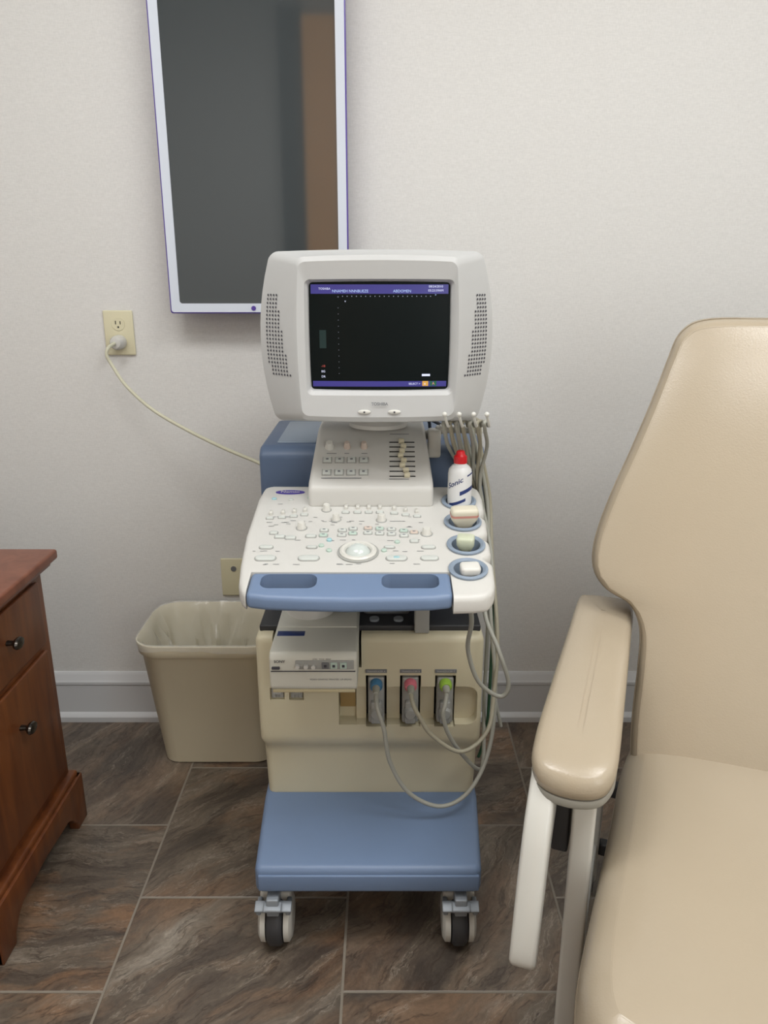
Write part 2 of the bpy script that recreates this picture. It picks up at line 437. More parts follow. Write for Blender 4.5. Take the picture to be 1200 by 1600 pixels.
pc = empty('power_cord', (-.69, WY-.03, 1.12), 'off-white power cord plugged into the wall outlet', 'cord')
fin('plug', bm_lathe([(.004, -.048), (.013, -.046), (.018, -.035), (.0185, -.015), (.019, -.0102)], (-.6915, WY, 1.127), 'Y', 24), M['plug'], pc)
tube('cable', [(-.6915, 2.01, 1.127), (-.7, 1.985, 1.118), (-.704, 1.98, 1.10), (-.693, 1.98, 1.075), (-.655, 1.96, 1.025), (-.585, 1.93, .97), (-.49, 1.89, .925), (-.39, 1.84, .89), (-.30, 1.79, .866), (-.274, 1.76, .858)], .0044, M['cord'], pc)

# ------------------------------------------------------------------ wastebasket
wb = empty('wastebasket', (-.46, 1.9, 0), 'beige plastic wastebasket with a clear liner against the wall', 'wastebasket')
def bring(z, hw, hy, r, cy, cx=-.462): return [(cx+x, cy+y, z) for x, y in rrect(hw, hy, r, 6, 3)]
prof = [(0, .146, .080, .04, 1.915), (.004, .151, .086, .045, 1.915), (.355, .172, .131, .06, 1.894), (.360, .176, .134, .062, 1.893), (.364, .180, .138, .065, 1.893),
        (.389, .183, .141, .066, 1.893), (.395, .183, .141, .066, 1.893), (.397, .180, .139, .064, 1.893), (.394, .178, .137, .062, 1.893), (.36, .168, .128, .06, 1.894), (.01, .142, .080, .04, 1.915)]
fin('bin_body', bm_rings([bring(*p) for p in prof]), M['bin'], wb)
lm = mat('liner_plastic', (230, 229, 222), .10, alpha=.30, bump=1.0, bscale=40)
rings = []
for z, hw, hy, r, amp in [(.380, .1838, .1418, .066, .0008), (.390, .1840, .1420, .066, .0008), (.3985, .1838, .1418, .066, .0006), (.4005, .180, .139, .064, .001), (.39, .172, .132, .06, .003), (.37, .166, .127, .055, .007), (.34, .158, .120, .05, .012), (.30, .15, .11, .05, .018), (.25, .142, .102, .05, .024), (.20, .135, .095, .045, .026), (.15, .125, .085, .045, .026), (.10, .09, .06, .04, .02)]:
    base = rrect(hw, hy, r, 18, 34)
    ring = []
    for i, (x, y) in enumerate(base):
        a = math.atan2(y, x); n_ = math.sin(a*11+z*26)+.6*math.sin(a*23-z*31+1)+1.2*noise.noise(Vector((x*38, y*38, z*22)))+.7*noise.noise(Vector((x*90, y*90, z*60)))
        if amp > .0016:
            k = 1-max(0, amp*(1.3+n_)*.6)/max(.02, math.hypot(x, y)); dz = amp*n_*.3
        else:
            k = 1+amp*.5*(1+math.sin(a*31+z*60))/math.hypot(x, y); dz = .004*math.sin(a*3+1)+.002*math.sin(a*11) if z == .380 else 0
        ring.append((-.462+x*k, 1.893+y*k, z+dz))
    rings.append(ring)
fin('bin_liner', bm_rings(rings, False, True), lm, wb, smooth=35, label='crumpled translucent plastic liner')

# ------------------------------------------------------------------ wooden cabinet
cb = empty('wooden_cabinet', (-1.0, 1.4, 0), 'cherry-stained wooden bedside cabinet with two drawers', 'cabinet')
box('cabinet_body', -1.26, -.770, 1.20, 1.602, .10, .68, M['wood'], cb, bev=.002)
tp = bm_box(-1.28, -.735, 1.165, 1.625, .685, .708, .006, 4); bm_box(-1.27, -.748, 1.18, 1.613, .672, .686, .004, 2, bm=tp)
fin('cabinet_top', tp, M['woodt'], cb)
for z0, z1, kz in ((.505, .652, .587), (.165, .487, .391)):
    dr = box('drawer', -.7705, -.760, 1.235, 1.567, z0, z1, M['wood'], cb, bev=.004)
    b = bm_lathe([(.006, 0), (.005, .012), (.012, .018), (.014, .023), (.012, .027), (.004, .029)], (0, 0, 0), 'X', 24)
    for v in b.verts: v.co = Vector((v.co.x-.7595, v.co.y*1.35+1.40, v.co.z*.9+kz))
    fin('knob', b, M['knobm'], dr, label='dark metal oval knob')
def apron(a0, a1):
    pts = [(a0, 0), (a0, .125), (a1, .125), (a1, 0), (a1-.055, 0)]
    q = [(a1-.06, .022), (a1-.08, .045), (a1-.10, .058), ((a0+a1)/2, .066), (a0+.10, .058), (a0+.08, .045), (a0+.06, .022), (a0+.055, 0)]
    return pts+q
ap = bm_prism(apron(1.175, 1.618), 'X', -.768, -.745, .003, 2)
bm_prism(apron(-1.265, -.746), 'Y', 1.596, 1.618, .003, 2, bm=ap)
bm_prism(apron(-1.265, -.746), 'Y', 1.175, 1.197, .003, 2, bm=ap)
bm_box(-1.265, -.752, 1.185, 1.612, .118, .138, .006, bm=ap)
fin('base_plinth', ap, M['wood'], cb)

# ------------------------------------------------------------------ ULTRASOUND MACHINE
um = empty('ultrasound_machine', (-.03, 1.55, 0), 'white, cream and blue wheeled ultrasound machine with a tube monitor', 'ultrasound machine')
BX0, BX1 = -.262, .204
pts = [(-.250, 1.205), (.188, 1.205), (.204, 1.43), (.204, 1.94), (-.262, 1.94), (-.262, 1.43)]
b = bm_prism(pts, 'Z', .145, .207, .014, 4)
base = fin('footrest', b, M['blue'], um, label='blue plastic base step')
box('footrest_lip', -.243, .184, 1.2015, 1.208, .156, .192, M['blue'], base, bev=.0025)

prof = [(1.405, .60), (1.402, .40), (1.406, .352), (1.434, .322), (1.432, .195), (1.93, .195), (1.93, .60)]
body = fin('body', bm_prism(prof, 'X', BX0, BX1, .016, 4), M['cream'], um, label='cream plastic lower housing')
for v in body.data.vertices:
    wz = v.co.z+WL[body.name].z; wy = v.co.y+WL[body.name].y
    if wz < .36: v.co.x *= 1-.03*min(1, (.36-wz)/.08)
cut = []
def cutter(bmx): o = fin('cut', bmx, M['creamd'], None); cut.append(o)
cutter(bm_box(-.226, -.046, 1.30, 1.60, .530, .70))
b = bm_prism([(.052+x, .442+z) for x, z in rrect(.1455, .048, .022, 5, 1)], 'Y', 1.36, 1.424)
for v in b.verts:
    if v.co.y > 1.4: v.co.x = .052+(v.co.x-.052)*.96; v.co.z = .442+(v.co.z-.442)*.88
cutter(b)
for xc in (-.016, .0545, .1265): cutter(bm_box(xc-.0215, xc+.0215, 1.38, 1.46, .392, .512))
cutter(bm_box(-.094, -.058, 1.38, 1.436, .397, .505))
for xc in (-.2205, -.181): cutter(bm_box(xc-.015, xc+.015, 1.38, 1.411, .455, .483))
boolean(body, cut)
for xc in (-.2205, -.181):
    bb = bm_box(xc-.013, xc+.013, 1.4085, 1.4108, .457, .481, .001); bm_box(xc-.012, xc-.004, 1.4060, 1.409, .458, .480, .001, bm=bb); bm_box(xc+.004, xc+.012, 1.4060, 1.409, .458, .480, .001, bm=bb)
    bm_box(xc-.009, xc+.009, 1.4045, 1.408, .466, .472, .001, bm=bb)
    fin('latch', bb, M['lgrey'], body)
box('slot_card', -.092, -.060, 1.428, 1.4355, .425, .504, M['tan'], body, bev=0)
for xc, L_ in ((-.016, 'A'), (.0545, 'B'), (.1265, 'C')):
    box('slot_liner', xc-.021, xc+.021, 1.452, 1.459, .393, .511, M['hole'], body, bev=0)
    box('slot_sign', xc-.022, xc+.022, 1.4012, 1.404, .519, .526, M['inkl'], body, bev=0)
    text('slot_text', 'TRANSDUCER '+L_, .0052, (xc, 1.4008, .5224), (1, 0, 0), (0, 0, 1), M['white'], body)

box('tray', -.255, .198, 1.43, 1.93, .598, .612, M['dark'], um, bev=.003)
b = bm_box(-.045, .055, 1.48, 1.64, .61, .80, .01); bm_box(-.2, .15, 1.30, 1.60, .765, .80, .010, bm=b)
fin('console_column', b, M['grey'], um)
b = bm_box(.062, .092, 1.415, 1.45, .600, .70, .004); bm_box(.062, .12, 1.43, 1.50, .69, .71, .004, bm=b)
fin('console_bracket', b, M['lgrey'], um)
for x in (-.02, .03): fin('tray_bolt', bm_lathe([(.010, .611), (.010, .617)], (x, 1.455, 0), 'Z', 16), M['steel'], um)

prof = [(1.62, .60), (1.615, .925), (1.635, .942), (1.94, .942), (1.95, .92), (1.95, .60)]
rh = fin('rear_housing', bm_prism(prof, 'X', -.270, .218, .010, 3), M['blued'], um, label='blue rear housing')
fin('housing_lid', bm_box(-.235, -.15, 1.66, 1.90, .940, .9455, .002), M['greyblue'], rh)
fin('side_latch', bm_box(.20, .224, 1.605, 1.63, .70, .86, .004), M['greyblue'], rh)
for i, (xa, xb, yy) in enumerate(((.02, .14, 1.72), (.05, .17, 1.76), (-.02, .11, 1.80))):
    tube('housing_cable', [(xa, yy, .948), (xa+.02, yy-.01, .975), ((xa+xb)/2, yy-.03, .995-.01*i), (xb-.01, yy, .97), (xb, yy+.02, .946)], .004, M['dark' if i != 1 else 'lgrey'], rh)

# control console
def PZ(y): return .594+.18*y
PT = math.atan(.18)
out = [(-.250, 1.548), (-.255, 1.50), (-.256, 1.35), (-.250, 1.25), (-.243, 1.19), (-.236, 1.165), (-.222, 1.150), (-.19, 1.144), (-.05, 1.140), (.10, 1.142), (.150, 1.145), (.170, 1.150), (.181, 1.165), (.186, 1.19), (.190, 1.25),
       (.178, 1.262), (.178, 1.272), (.191, 1.282), (.193, 1.325), (.181, 1.338), (.181, 1.350), (.194, 1.360), (.197, 1.41), (.186, 1.424), (.186, 1.436), (.198, 1.446), (.200, 1.50), (.197, 1.54), (.185, 1.555), (-.235, 1.557)]
b = bm_prism(out, 'Z', -.034, 0, .010, 4)
for v in b.verts: v.co.z += PZ(v.co.y)
con = fin('control_console', b, M['white'], um, label='white sloping control console')
HX0, HX1 = -.226, .113
cups = [(.150, 1.478, .030), (.150, 1.392, .031), (.148, 1.306, .030), (.144, 1.224, .029)]
cut = [fin('cut', bm_box(HX0, HX1, 1.10, 1.2185, .6, 1.0), M['white'])]
for x, y, r in cups: cut.append(fin('cut', bm_lathe([(r, .6), (r, 1.0)], (x, y, 0), 'Z', 32), M['white']))
boolean(con, cut)
hp = [(HX0+.001, 1.2175), (HX0+.001, 1.150), (-.19, 1.143), (-.13, 1.139), (-.055, 1.137), (.02, 1.139), (.08, 1.142), (HX1-.001, 1.148), (HX1-.001, 1.2175)]
b = bm_prism(hp, 'Z', -.026, .001, .008, 4)
for v in b.verts: v.co.z += PZ(v.co.y)
hd = fin('handle', b, M['blue'], con, label='blue front grip with two openings')
cut = []
for xa, xb in ((-.206, -.112), (-.004, .092)):
    cx, cy = (xa+xb)/2, 1.189
    cut.append(fin('cut', bm_prism([(cx+x, cy+y) for x, y in rrect((xb-xa)/2, .0215, .016, 6, 1)], 'Z', .6, 1.0), M['slot']))
boolean(hd, cut)
for x, y, r in cups:
    z = PZ(y)
    b = bm_lathe([(r-.001, -.05), (r-.001, 0), (r+.0045, .001), (r+.005, .004), (r+.001, .006), (r-.004, .003), (r-.005, -.046), (.002, -.048)], (0, 0, 0), 'Z', 40)
    for v in b.verts: v.co = Vector((x+v.co.x, y+v.co.y, z+v.co.z+.18*v.co.y))
    fin('holder_cup', b, M['greyblue'], con, label='grey-blue round holder')

def key(x, y, w_, d_, h, m, name='key', r=None):
    if r is None: r = min(w_, d_)*.28
    z = PZ(y)
    b = bm_prism(rrect(w_/2, d_/2, min(w_, d_)/2*.98 if r == 'oval' else r, 4, 1), 'Z', -.0005, h, 0)
    ed = [e for e in b.edges if all(v.co.z > h-.0001 for v in e.verts)]
    bmesh.ops.bevel(b, geom=ed, offset=h*.35, segments=2, profile=.5, affect='EDGES')
    R = RX(PT)
    for v in b.verts: v.co = R @ v.co+Vector((x, y, z))
    return fin(name, b, m, con, smooth=50)
def knob(x, y, r, h, m, par=None, z=None, tilt=PT, name='knob'):
    b = bm_lathe([(r*1.15, -.001), (r*1.12, h*.15), (r*.92, h*.3), (r*.88, h*.85), (r*.7, h), (.0005, h)], (0, 0, 0), 'Z', 24)
    R = RX(tilt); z = PZ(y) if z is None else z
    for v in b.verts: v.co = R @ v.co+Vector((x, y, z))
    return fin(name, b, m, par or con)
for x, y, r in [(-.113, 1.445, .0075), (-.092, 1.405, .0075), (-.155, 1.372, .008), (-.005, 1.403, .008), (.079, 1.350, .0085)]:
    key(x, y-.001, r*2.7, r*2.7, .0012, M['lgrey'], 'knob_ring', r='oval')
    knob(x, y, r, .013, M['knobw'])
for x, y in [(-.220, 1.422), (-.197, 1.425), (-.175, 1.430), (-.155, 1.436), (-.075, 1.446), (-.052, 1.446), (-.030, 1.446), (-.008, 1.446), (.020, 1.442), (.042, 1.436), (.064, 1.430)]:
    key(x, y-.012, .016, .011, .001, M['lgrey'], 'key_bezel'); key(x, y-.012, .013, .008, .003, M['key']); key(x, y+.006, .007, .012, .007, M['knobw'], 'paddle')
k = 0
for x, y in [(-.112, 1.362), (-.112, 1.343), (-.078, 1.362), (-.078, 1.344), (-.058, 1.368), (-.058, 1.350), (-.030, 1.370), (-.030, 1.352), (-.008, 1.368), (-.008, 1.350), (.014, 1.366), (.014, 1.348), (.037, 1.360), (.056, 1.354), (.037, 1.342)]:
    key(x, y, .0175, .0135, .0012, M['lgrey'], 'key_bezel')
    key(x, y, .0145, .0105, .0035, [M['key'], M['keyg'], M['key'], M['key'], M['key'], M['keyg'], M['keyo']][k % 7]); k += 1
    key(x, y, .006, .004, .0040, M['inkl'], 'key_mark')
for x, y, w_ in [(-.192, 1.338, .018), (-.172, 1.334, .018), (-.205, 1.352, .014), (-.135, 1.340, .018), (.055, 1.322, .014)]:
    key(x, y, w_+.003, .013, .0012, M['lgrey'], 'key_bezel'); key(x, y, w_, .010, .0035, M['key'])
for x, y, a in [(-.212, 1.300, .024), (-.208, 1.262, .036), (-.132, 1.262, .036), (.022, 1.262, .036), (.080, 1.262, .030), (.080, 1.300, .024), (-.130, 1.300, .018), (.010, 1.300, .018)]:
    key(x, y, a+.003, a*.45+.003, .0018, M['lgrey'], 'key_bezel', r='oval')
    key(x, y, a, a*.45, .0035, M['key'], r='oval')
key(.022, 1.262, .012, .008, .0040, M['keyb'], r='oval')
for x, y in [(-.113, 1.305), (-.100, 1.325), (.024, 1.318), (-.098, 1.288), (.000, 1.288)]:
    key(x, y, .010, .010, .004, M['keyb'] if y > 1.32 else M['keyg'], r='oval')
for x, y, m_ in [(-.222, 1.492, 'keyb'), (-.188, 1.488, 'key'), (-.150, 1.495, 'keyg')]:
    key(x, y, .010, .007, .003, M[m_], r='oval')
b = bmesh.new()
for i in range(70):
    x = random.uniform(-.235, .09); y = random.choice([1.285, 1.325, 1.385, 1.394, 1.398, 1.415, 1.468, 1.376, 1.243])+random.uniform(-.002, .002)
    if -.148 < x < .095 and y > 1.455: continue
    w_ = random.uniform(.005, .012)
    vs = [b.verts.new((x+a, y+c, PZ(y+c)+.0006)) for a, c in ((0, 0), (w_, 0), (w_, .0014), (0, .0014))]; b.faces.new(vs)
fin('legend_marks', b, M['inkl'], con, smooth=0, kind='stuff')
tx, ty = -.046, 1.283
b = bm_lathe([(.0365, 0), (.037, .0022), (.0345, .0026)], (0, 0, 0), 'Z', 40)
for v in b.verts: v.co = RX(PT) @ v.co+Vector((tx, ty, PZ(ty)))
fin('trackball_seat', b, M['lgrey'], con)
b = bm_lathe([(.033, 0.002), (.033, .0045), (.030, .007), (.025, .0065), (.0225, .003)], (0, 0, 0), 'Z', 40, cap1=False)
for v in b.verts: v.co = RX(PT) @ v.co+Vector((tx, ty, PZ(ty)))
tr = fin('trackball_ring', b, M['knobw'], con)
b = bmesh.new(); bmesh.ops.create_uvsphere(b, u_segments=32, v_segments=16, radius=.0240)
for v in b.verts: v.co += Vector((tx, ty, PZ(ty)-.008))
fin('trackball', b, M['ball'], con, smooth=90)
b = bm_lathe([(.5, 0), (.5, .001)], (0, 0, 0), 'Z', 40)
for v in b.verts: v.co = RX(PT) @ Vector((v.co.x*.060, v.co.y*.019, v.co.z))+Vector((-.193, 1.522, PZ(1.522)))
em = fin('emblem', b, M['purple'], con, label='purple oval emblem')
text('emblem_text', 'Nemio', .014, (-.193, 1.522, PZ(1.522)+.0016), (1, 0, 0), (0, math.cos(PT), math.sin(PT)), M['white'], em)

# upper sub panel
prof = [(1.458, .852), (1.460, .893), (1.475, .906), (1.595, .986), (1.615, .990), (1.70, .990), (1.70, .86)]
sub = fin('upper_panel', bm_prism(prof, 'X', -.150, .098, .009, 4), M['white'], um, label='white raised key panel')
for v in sub.data.vertices:
    wz = v.co.z+WL[sub.name].z
    f = 1-.10*max(0, (wz-.90)/.09); v.co.x *= f
SA = math.atan(.667)
def SZ(y): return -.0773+.667*y
def skey(x, y, w_, d_, h, m, name='key'):
    b = bm_box(-w_/2, w_/2, -d_/2, d_/2, -.001, h, min(w_, d_, h)*.3, 2)
    for v in b.verts: v.co = RX(SA) @ v.co+Vector((x, y, SZ(y)))
    return fin(name, b, m, sub)
for i, x in enumerate((-.112, -.076, -.041)):
    knob(x, 1.551, .0085 if i == 0 else .0065, .014, M['knobw'] if i == 0 else M['keyo'], sub, SZ(1.551), SA)
for y in (1.520, 1.492):
    for x in (-.115, -.090, -.066, -.041):
        skey(x, y, .0190, .0160, .0015, M['lgrey'], 'key_bezel')
        skey(x, y, .016, .013, .0038, M['key'])
        skey(x, y+.0005, .006, .005, .0043, M['inkl'], 'key_mark')
for i in range(8):
    y = 1.562-i*.0112
    skey(.037, y, .052, .0018, .0012, M['hole'], 'slider_track')
    skey([.036, .040, .037, .034, .040, .037, .044, .046][i], y, .012, .0082, .009, M['slide'], 'slider')
b = bmesh.new()
for (x, y, w_) in [(-.117, 1.534, .02), (-.081, 1.534, .01), (-.046, 1.534, .012), (0.012, 1.58, .04), (-.125, 1.478, .08), (.01, 1.476, .04)]:
    vs = [b.verts.new((x+a, y+c, SZ(y+c)+.0012)) for a, c in ((0, 0), (w_, 0), (w_, .0014), (0, .0014))]; b.faces.new(vs)
fin('legend_marks', b, M['inkl'], sub, smooth=0, kind='stuff')

# monitor
MX, MZ = -.014, 1.184
def mring(hw, hh, r, bu, bu2, y, dx=0, dz=0): return [(MX+dx+x, y, MZ+dz+z) for x, z in rrect(hw, hh, r, 6, 9, bu, bu2)]
rings = [mring(.124, .093, .006, .001, .001, 1.422, .006, .006), mring(.1265, .0955, .007, .001, .001, 1.407, .006, .006), mring(.132, .101, .010, .001, .001, 1.400, .006, .004),
         mring(.138, .134, .012, .006, .003, 1.396, .003, 0), mring(.143, .142, .014, .010, .004, 1.400, .003, 0),
         mring(.184, .149, .012, .022, .004, 1.444, 0, 0), mring(.190, .152, .014, .024, .004, 1.450, 0, 0), mring(.189, .152, .014, .024, .004, 1.458, 0, 0),
         mring(.186, .149, .018, .023, .004, 1.461, 0, 0), mring(.186, .149, .018, .023, .004, 1.50, 0, 0), mring(.180, .144, .022, .022, .004, 1.525, 0, 0), mring(.12, .10, .03, .005, .003, 1.72, 0, -.01), mring(.11, .09, .03, .005, .003, 1.77, 0, -.01)]
mon = fin('monitor', bm_rings(rings, False, True), M['moni'], um, smooth=26, label='light grey tube monitor with rounded sides')
scx, scz = MX+.006, MZ+.006
b = bmesh.new(); nx, nz = 16, 12; g = []
SY = lambda x, z: 1.4085+.008*((x/.125)**2*.6+(z/.095)**2*.4)
for j in range(nz+1):
    g.append([b.verts.new((scx+(-.1255+.251*i/nx), SY(-.1255+.251*i/nx, -.0945+.189*j/nz), scz-.0945+.189*j/nz)) for i in range(nx+1)])
for j in range(nz):
    for i in range(nx): b.faces.new((g[j][i], g[j][i+1], g[j+1][i+1], g[j+1][i]))
scr = fin('screen', b, M['crt'], mon, smooth=80, label='dark curved screen showing an exam page')
def sq(name, x0, x1, z0, z1, m, n=10):
    b = bmesh.new(); prev = None
    for i in range(n+1):
        x = x0+(x1-x0)*i/n
        a = b.verts.new((scx+x, SY(x, z0)-.0006, scz+z0)); c = b.verts.new((scx+x, SY(x, z1)-.0006, scz+z1))
        if prev: b.faces.new((prev[0], a, c, prev[1]))
        prev = (a, c)
    return fin(name, b, m, scr, smooth=0)
def st(s, x, z, size, m='stext', al='LEFT'):
    return text('screen_text', s, size, None, None, None, M[m], scr, al, warp=lambda u, v: Vector((scx+x+u, SY(x+u, z+v)-.0013, scz+z+v)))
sq('screen_bar', -.122, .122, .0745, .0905, M['bar']); sq('screen_bar', -.122, .122, -.089, -.079, M['bar'])
st('TOSHIBA', -.108, .083, .0052); st('NNAMEH NNNBUEZE', -.084, .079, .0066, 'scyan'); st('ABDOMEN', .024, .079, .0066, 'scyan')
st('08/24/2010', .087, .0868, .0056); st('05:23:39AM', .086, .0800, .0056)
st('SELECT >', .053, -.084, .0052)
sq('screen_box', .078, .089, -.088, -.079, M['sorange'], 1); sq('screen_box', .092, .104, -.088, -.079, M['sgreen'], 1)
st('A', .096, -.0835, .007, 'sorange'); sq('screen_box', .077, .092, -.070, -.066, M['stext'], 1); st('x', .081, -.0835, .007, 'stext')
sq('screen_gauge', -.108, -.096, -.02, .012, M['steal'], 1)
st('v', -.062, .062, .006); st('+', -.075, .069, .006, 'sdim'); st('>', .098, .0725, .005, 'scyan')
for i, (c, s) in enumerate((('sred', '-10'), ('stext', 'BG'), ('stext', 'DR'))): st(s, -.106, -.052-.0095*i, .0055, c)
b = bmesh.new()
for i in range(20):
    x = -.066+.0082*i; z = .0695
    vs = [b.verts.new((scx+x+a, SY(x, z)-.0018, scz+z+c)) for a, c in ((0, 0), (.0013, 0), (.0013, .0018), (0, .0018))]; b.faces.new(vs)
for i in range(12):
    x = -.074; z = .050-.0105*i
    vs = [b.verts.new((scx+x+a, SY(x, z)-.0018, scz+z+c)) for a, c in ((0, 0), (.0010, 0), (.0010, .0010), (0, .0010))]; b.faces.new(vs)
fin('screen_scale', b, M['sdim'], scr, smooth=0, kind='stuff')
text('maker_text', 'TOSHIBA', .0074, (MX+.006, 1.3945, MZ-.1125), (1, 0, 0), (0, 0, 1), M['inkl'], mon, bold=.0002)
for x in (-.022, .033):
    b = bm_lathe([(.5, 0), (.45, -.003), (.2, -.0045)], (0, 0, 0), 'Y', 28)
    for v in b.verts: v.co = Vector((MX+x+v.co.x*.024, 1.3970+v.co.y, MZ-.127+v.co.z*.008))
    fin('monitor_button', b, M['knobw'], mon)
    box('button_mark', MX+x-.0015, MX+x+.0015, 1.3915, 1.3935, MZ-.1285, MZ-.1255, M['ink'], mon, bev=0)
for sgn in (-1, 1):
    b = bmesh.new()
    for i in range(8):
        for j in range(21):
            s = .14+.74*i/7; z = -.066+.140*j/20
            if s < .12+.42*(j/20): continue
            if j < 3 and s > .8: continue
            xf_ = .143+.010*(1-(z/.142)**2); xo = .184+.022*(1-(z/.149)**2)
            x = sgn*(xf_+(xo-xf_)*s)+(.003*(1-s)); y = 1.400+.044*s
            nrm = Vector((sgn*.66, -.75, 0)).normalized(); tan = Vector((.75*sgn, .66, 0)).normalized()
            c = Vector((MX+x, y, MZ+z+.004))+nrm*.0012
            vs = [b.verts.new(c+tan*.0021*math.cos(a*math.pi/4)+Vector((0, 0, .0021*math.sin(a*math.pi/4)))) for a in range(8)]
            b.faces.new(vs)
    fin('speaker_grille', b, M['ink'], mon, smooth=0, kind='stuff')
b = bm_lathe([(.062, .990), (.062, .998), (.056, 1.004), (.052, 1.02), (.048, 1.06)], (-.012, 1.62, 0), 'Z', 40)
fin('monitor_swivel', b, M['white'], um)

# cable hanger
b = bm_tube([(.085, 1.63, .965), (.11, 1.615, .975), (.125, 1.61, .985)], .010, n=10)
bm_box(.110, .212, 1.60, 1.625, .975, .99, .005, bm=b)
bm_box(.093, .120, 1.585, 1.62, .925, .985, .006, bm=b)
hx = (.130, .156, .182, .206)
for x in hx:
    bm_tube([(x, 1.612, .985), (x, 1.590, 1.005), (x, 1.500, 1.015), (x-.012, 1.400, 1.030), (x-.020, 1.372, 1.052)], .0026, n=8, bm=b)
    s = bmesh.new(); bmesh.ops.create_uvsphere(s, u_segments=12, v_segments=8, radius=.0046)
    for v in s.verts: v.co += Vector((x-.021, 1.370, 1.057))
    merge(b, s)
fin('cable_hanger', b, M['knobw'], um, smooth=60, label='white cable hanger with four hooks')
tube('ground_cable', [(.205, 1.60, .78), (.226, 1.55, .70), (.232, 1.50, .60), (.230, 1.48, .48), (.228, 1.48, .36), (.222, 1.50, .28), (.214, 1.50, .25)], .0035, M['green'], um, label='dark green cable')
tube('signal_cable', [(.21, 1.60, .80), (.236, 1.56, .68), (.243, 1.52, .56), (.240, 1.50, .46), (.246, 1.50, .40), (.262, 1.50, .33)], .004, M['cable'], um)
for i, (xa, dx) in enumerate(((.118, 0), (.130, .003), (.142, .006), (.154, .001), (.168, .007), (.182, .003), (.196, .005))):
    tube('patient_lead', [(xa+.018, 1.56, 1.000), (xa+.006, 1.48, 1.024), (xa-.004, 1.455, 1.026), (xa+.000, 1.47, 1.008), (xa+.012, 1.52, .965), (xa+(.205-xa)*.55, 1.580-.005*i, .90), (.198+dx, 1.588-.005*i, .845), (.206+dx, 1.59-.004*i, .77), (.212+dx, 1.56, .70)], .0039, M['cableo' if i % 2 else 'cable'], um)

# casters
for cx, cy in ((-.217, 1.245), (.150, 1.245), (-.217, 1.86), (.150, 1.86)):
    b = bmesh.new()
    for s in (-1, 1):
        pr = [(.012, s*.033), (.038, s*.033), (.047, s*.028), (.0480, s*.018), (.012, s*.018)]
        bm_lathe(pr, (cx, cy, .055), 'X', 32, bm=b)
    bm_box(cx-.031, cx+.031, cy-.012, cy+.03, .085, .122, .008, bm=b)
    bm_lathe([(.013, .118), (.013, .147)], (cx, cy+.012, 0), 'Z', 20, bm=b)
    ca = fin('caster', b, M['caster'], um, label='swivel caster with light grey side covers')
    b = bm_lathe([(.018, -.015), (.050, -.0155), (.0545, -.011), (.0555, -.004), (.0555, .004), (.0545, .011), (.050, .0155), (.018, .015)], (cx, cy, .0556), 'X', 40)
    fin('wheel', b, M['rubber'], ca, label='dark rubber wheel')
    if cy < 1.5:
        b = bm_box(cx-.036, cx+.036, cy-.050, cy-.028, .112, .118, .002, rot=RX(math.radians(25)))
        bm_box(cx-.018, cx+.018, cy-.058, cy-.038, .118, .126, .003, bm=b, rot=RX(math.radians(20)))
        bm_box(cx-.034, cx-.024, cy-.045, cy-.01, .098, .114, .003, bm=b); bm_box(cx+.024, cx+.034, cy-.045, cy-.01, .098, .114, .003, bm=b)
        bm_box(cx-.012, cx+.012, cy-.05, cy-.005, .100, .140, .003, bm=b)
        fin('brake_pedal', b, M['steel'], ca, label='grey metal brake pedal')

# ------------------------------------------------------------------ video printer
vp = empty('video_printer', (-.134, 1.42, .54), 'off-white thermal video printer sitting in the bay of the ultrasound machine', 'printer')
px0, px1 = -.217, -.051
pb = fin('printer_body', bm_prism([(1.305, .537), (1.298, .545), (1.298, .606), (1.306, .617), (1.58, .617), (1.58, .537)], 'X', px0, px1, .0045, 3), M['print'], vp)
box('lower_tray', px0+.004, px1-.004, 1.302, 1.40, .5315, .539, M['creamd'], pb, bev=.002)
box('paper_cover', px0+.004, px1-.004, 1.41, 1.56, .616, .619, M['print'], pb, bev=.0015)
box('top_label', px0+.006, px0+.060, 1.372, 1.392, .6165, .6178, M['navy'], pb, bev=.0003)
b = bm_lathe([(.05, .618), (.05, .636), (.044, .645), (.02, .648)], (-.155, 1.49, 0), 'Z', 32, sx=1.0)
fin('paper_roll_cover', b, M['white'], pb)
box('button_strip', px0+.05, px1-.006, 1.2955, 1.300, .585, .603, M['lgrey'], pb, bev=.001)
text('maker_text', 'SONY', .0080, (px0+.020, 1.2968, .6005), (1, 0, 0), (0, 0, 1), M['ink'], pb, bold=.0001)
box('eject_button', px0+.005, px0+.020, 1.294, 1.300, .585, .590, M['ink'], pb, bev=.001)
box('printer_seam', px0+.003, px1-.003, 1.2965, 1.300, .5795, .581, M['ink'], pb, bev=0)
for i, x in enumerate((.062, .078, .092)): fin('dial', bm_lathe([(.0045, 0), (.004, -.006)], (px0+x-.008, 1.2955, .592), 'Y', 20), M['white'], pb)
for i, (x, m_) in enumerate(((.100, 'grey'), (.116, 'keyg'), (.134, 'keyg'))):
    box('button', px0+x, px0+x+.013, 1.293, 1.297, .587, .600, M[m_], pb, bev=.001)
    box('button_mark', px0+x+.004, px0+x+.009, 1.2922, 1.2935, .591, .596, M['ink'], pb, bev=0)
text('panel_text', 'VIDEO GRAPHIC PRINTER  UP-895MD', .0048, (px1-.05, 1.2968, .563), (1, 0, 0), (0, 0, 1), M['inkl'], pb)
text('panel_text', 'LEVEL   TONE   PRINT', .0036, (px0+.10, 1.2965, .6060), (1, 0, 0), (0, 0, 1), M['ink'], pb)

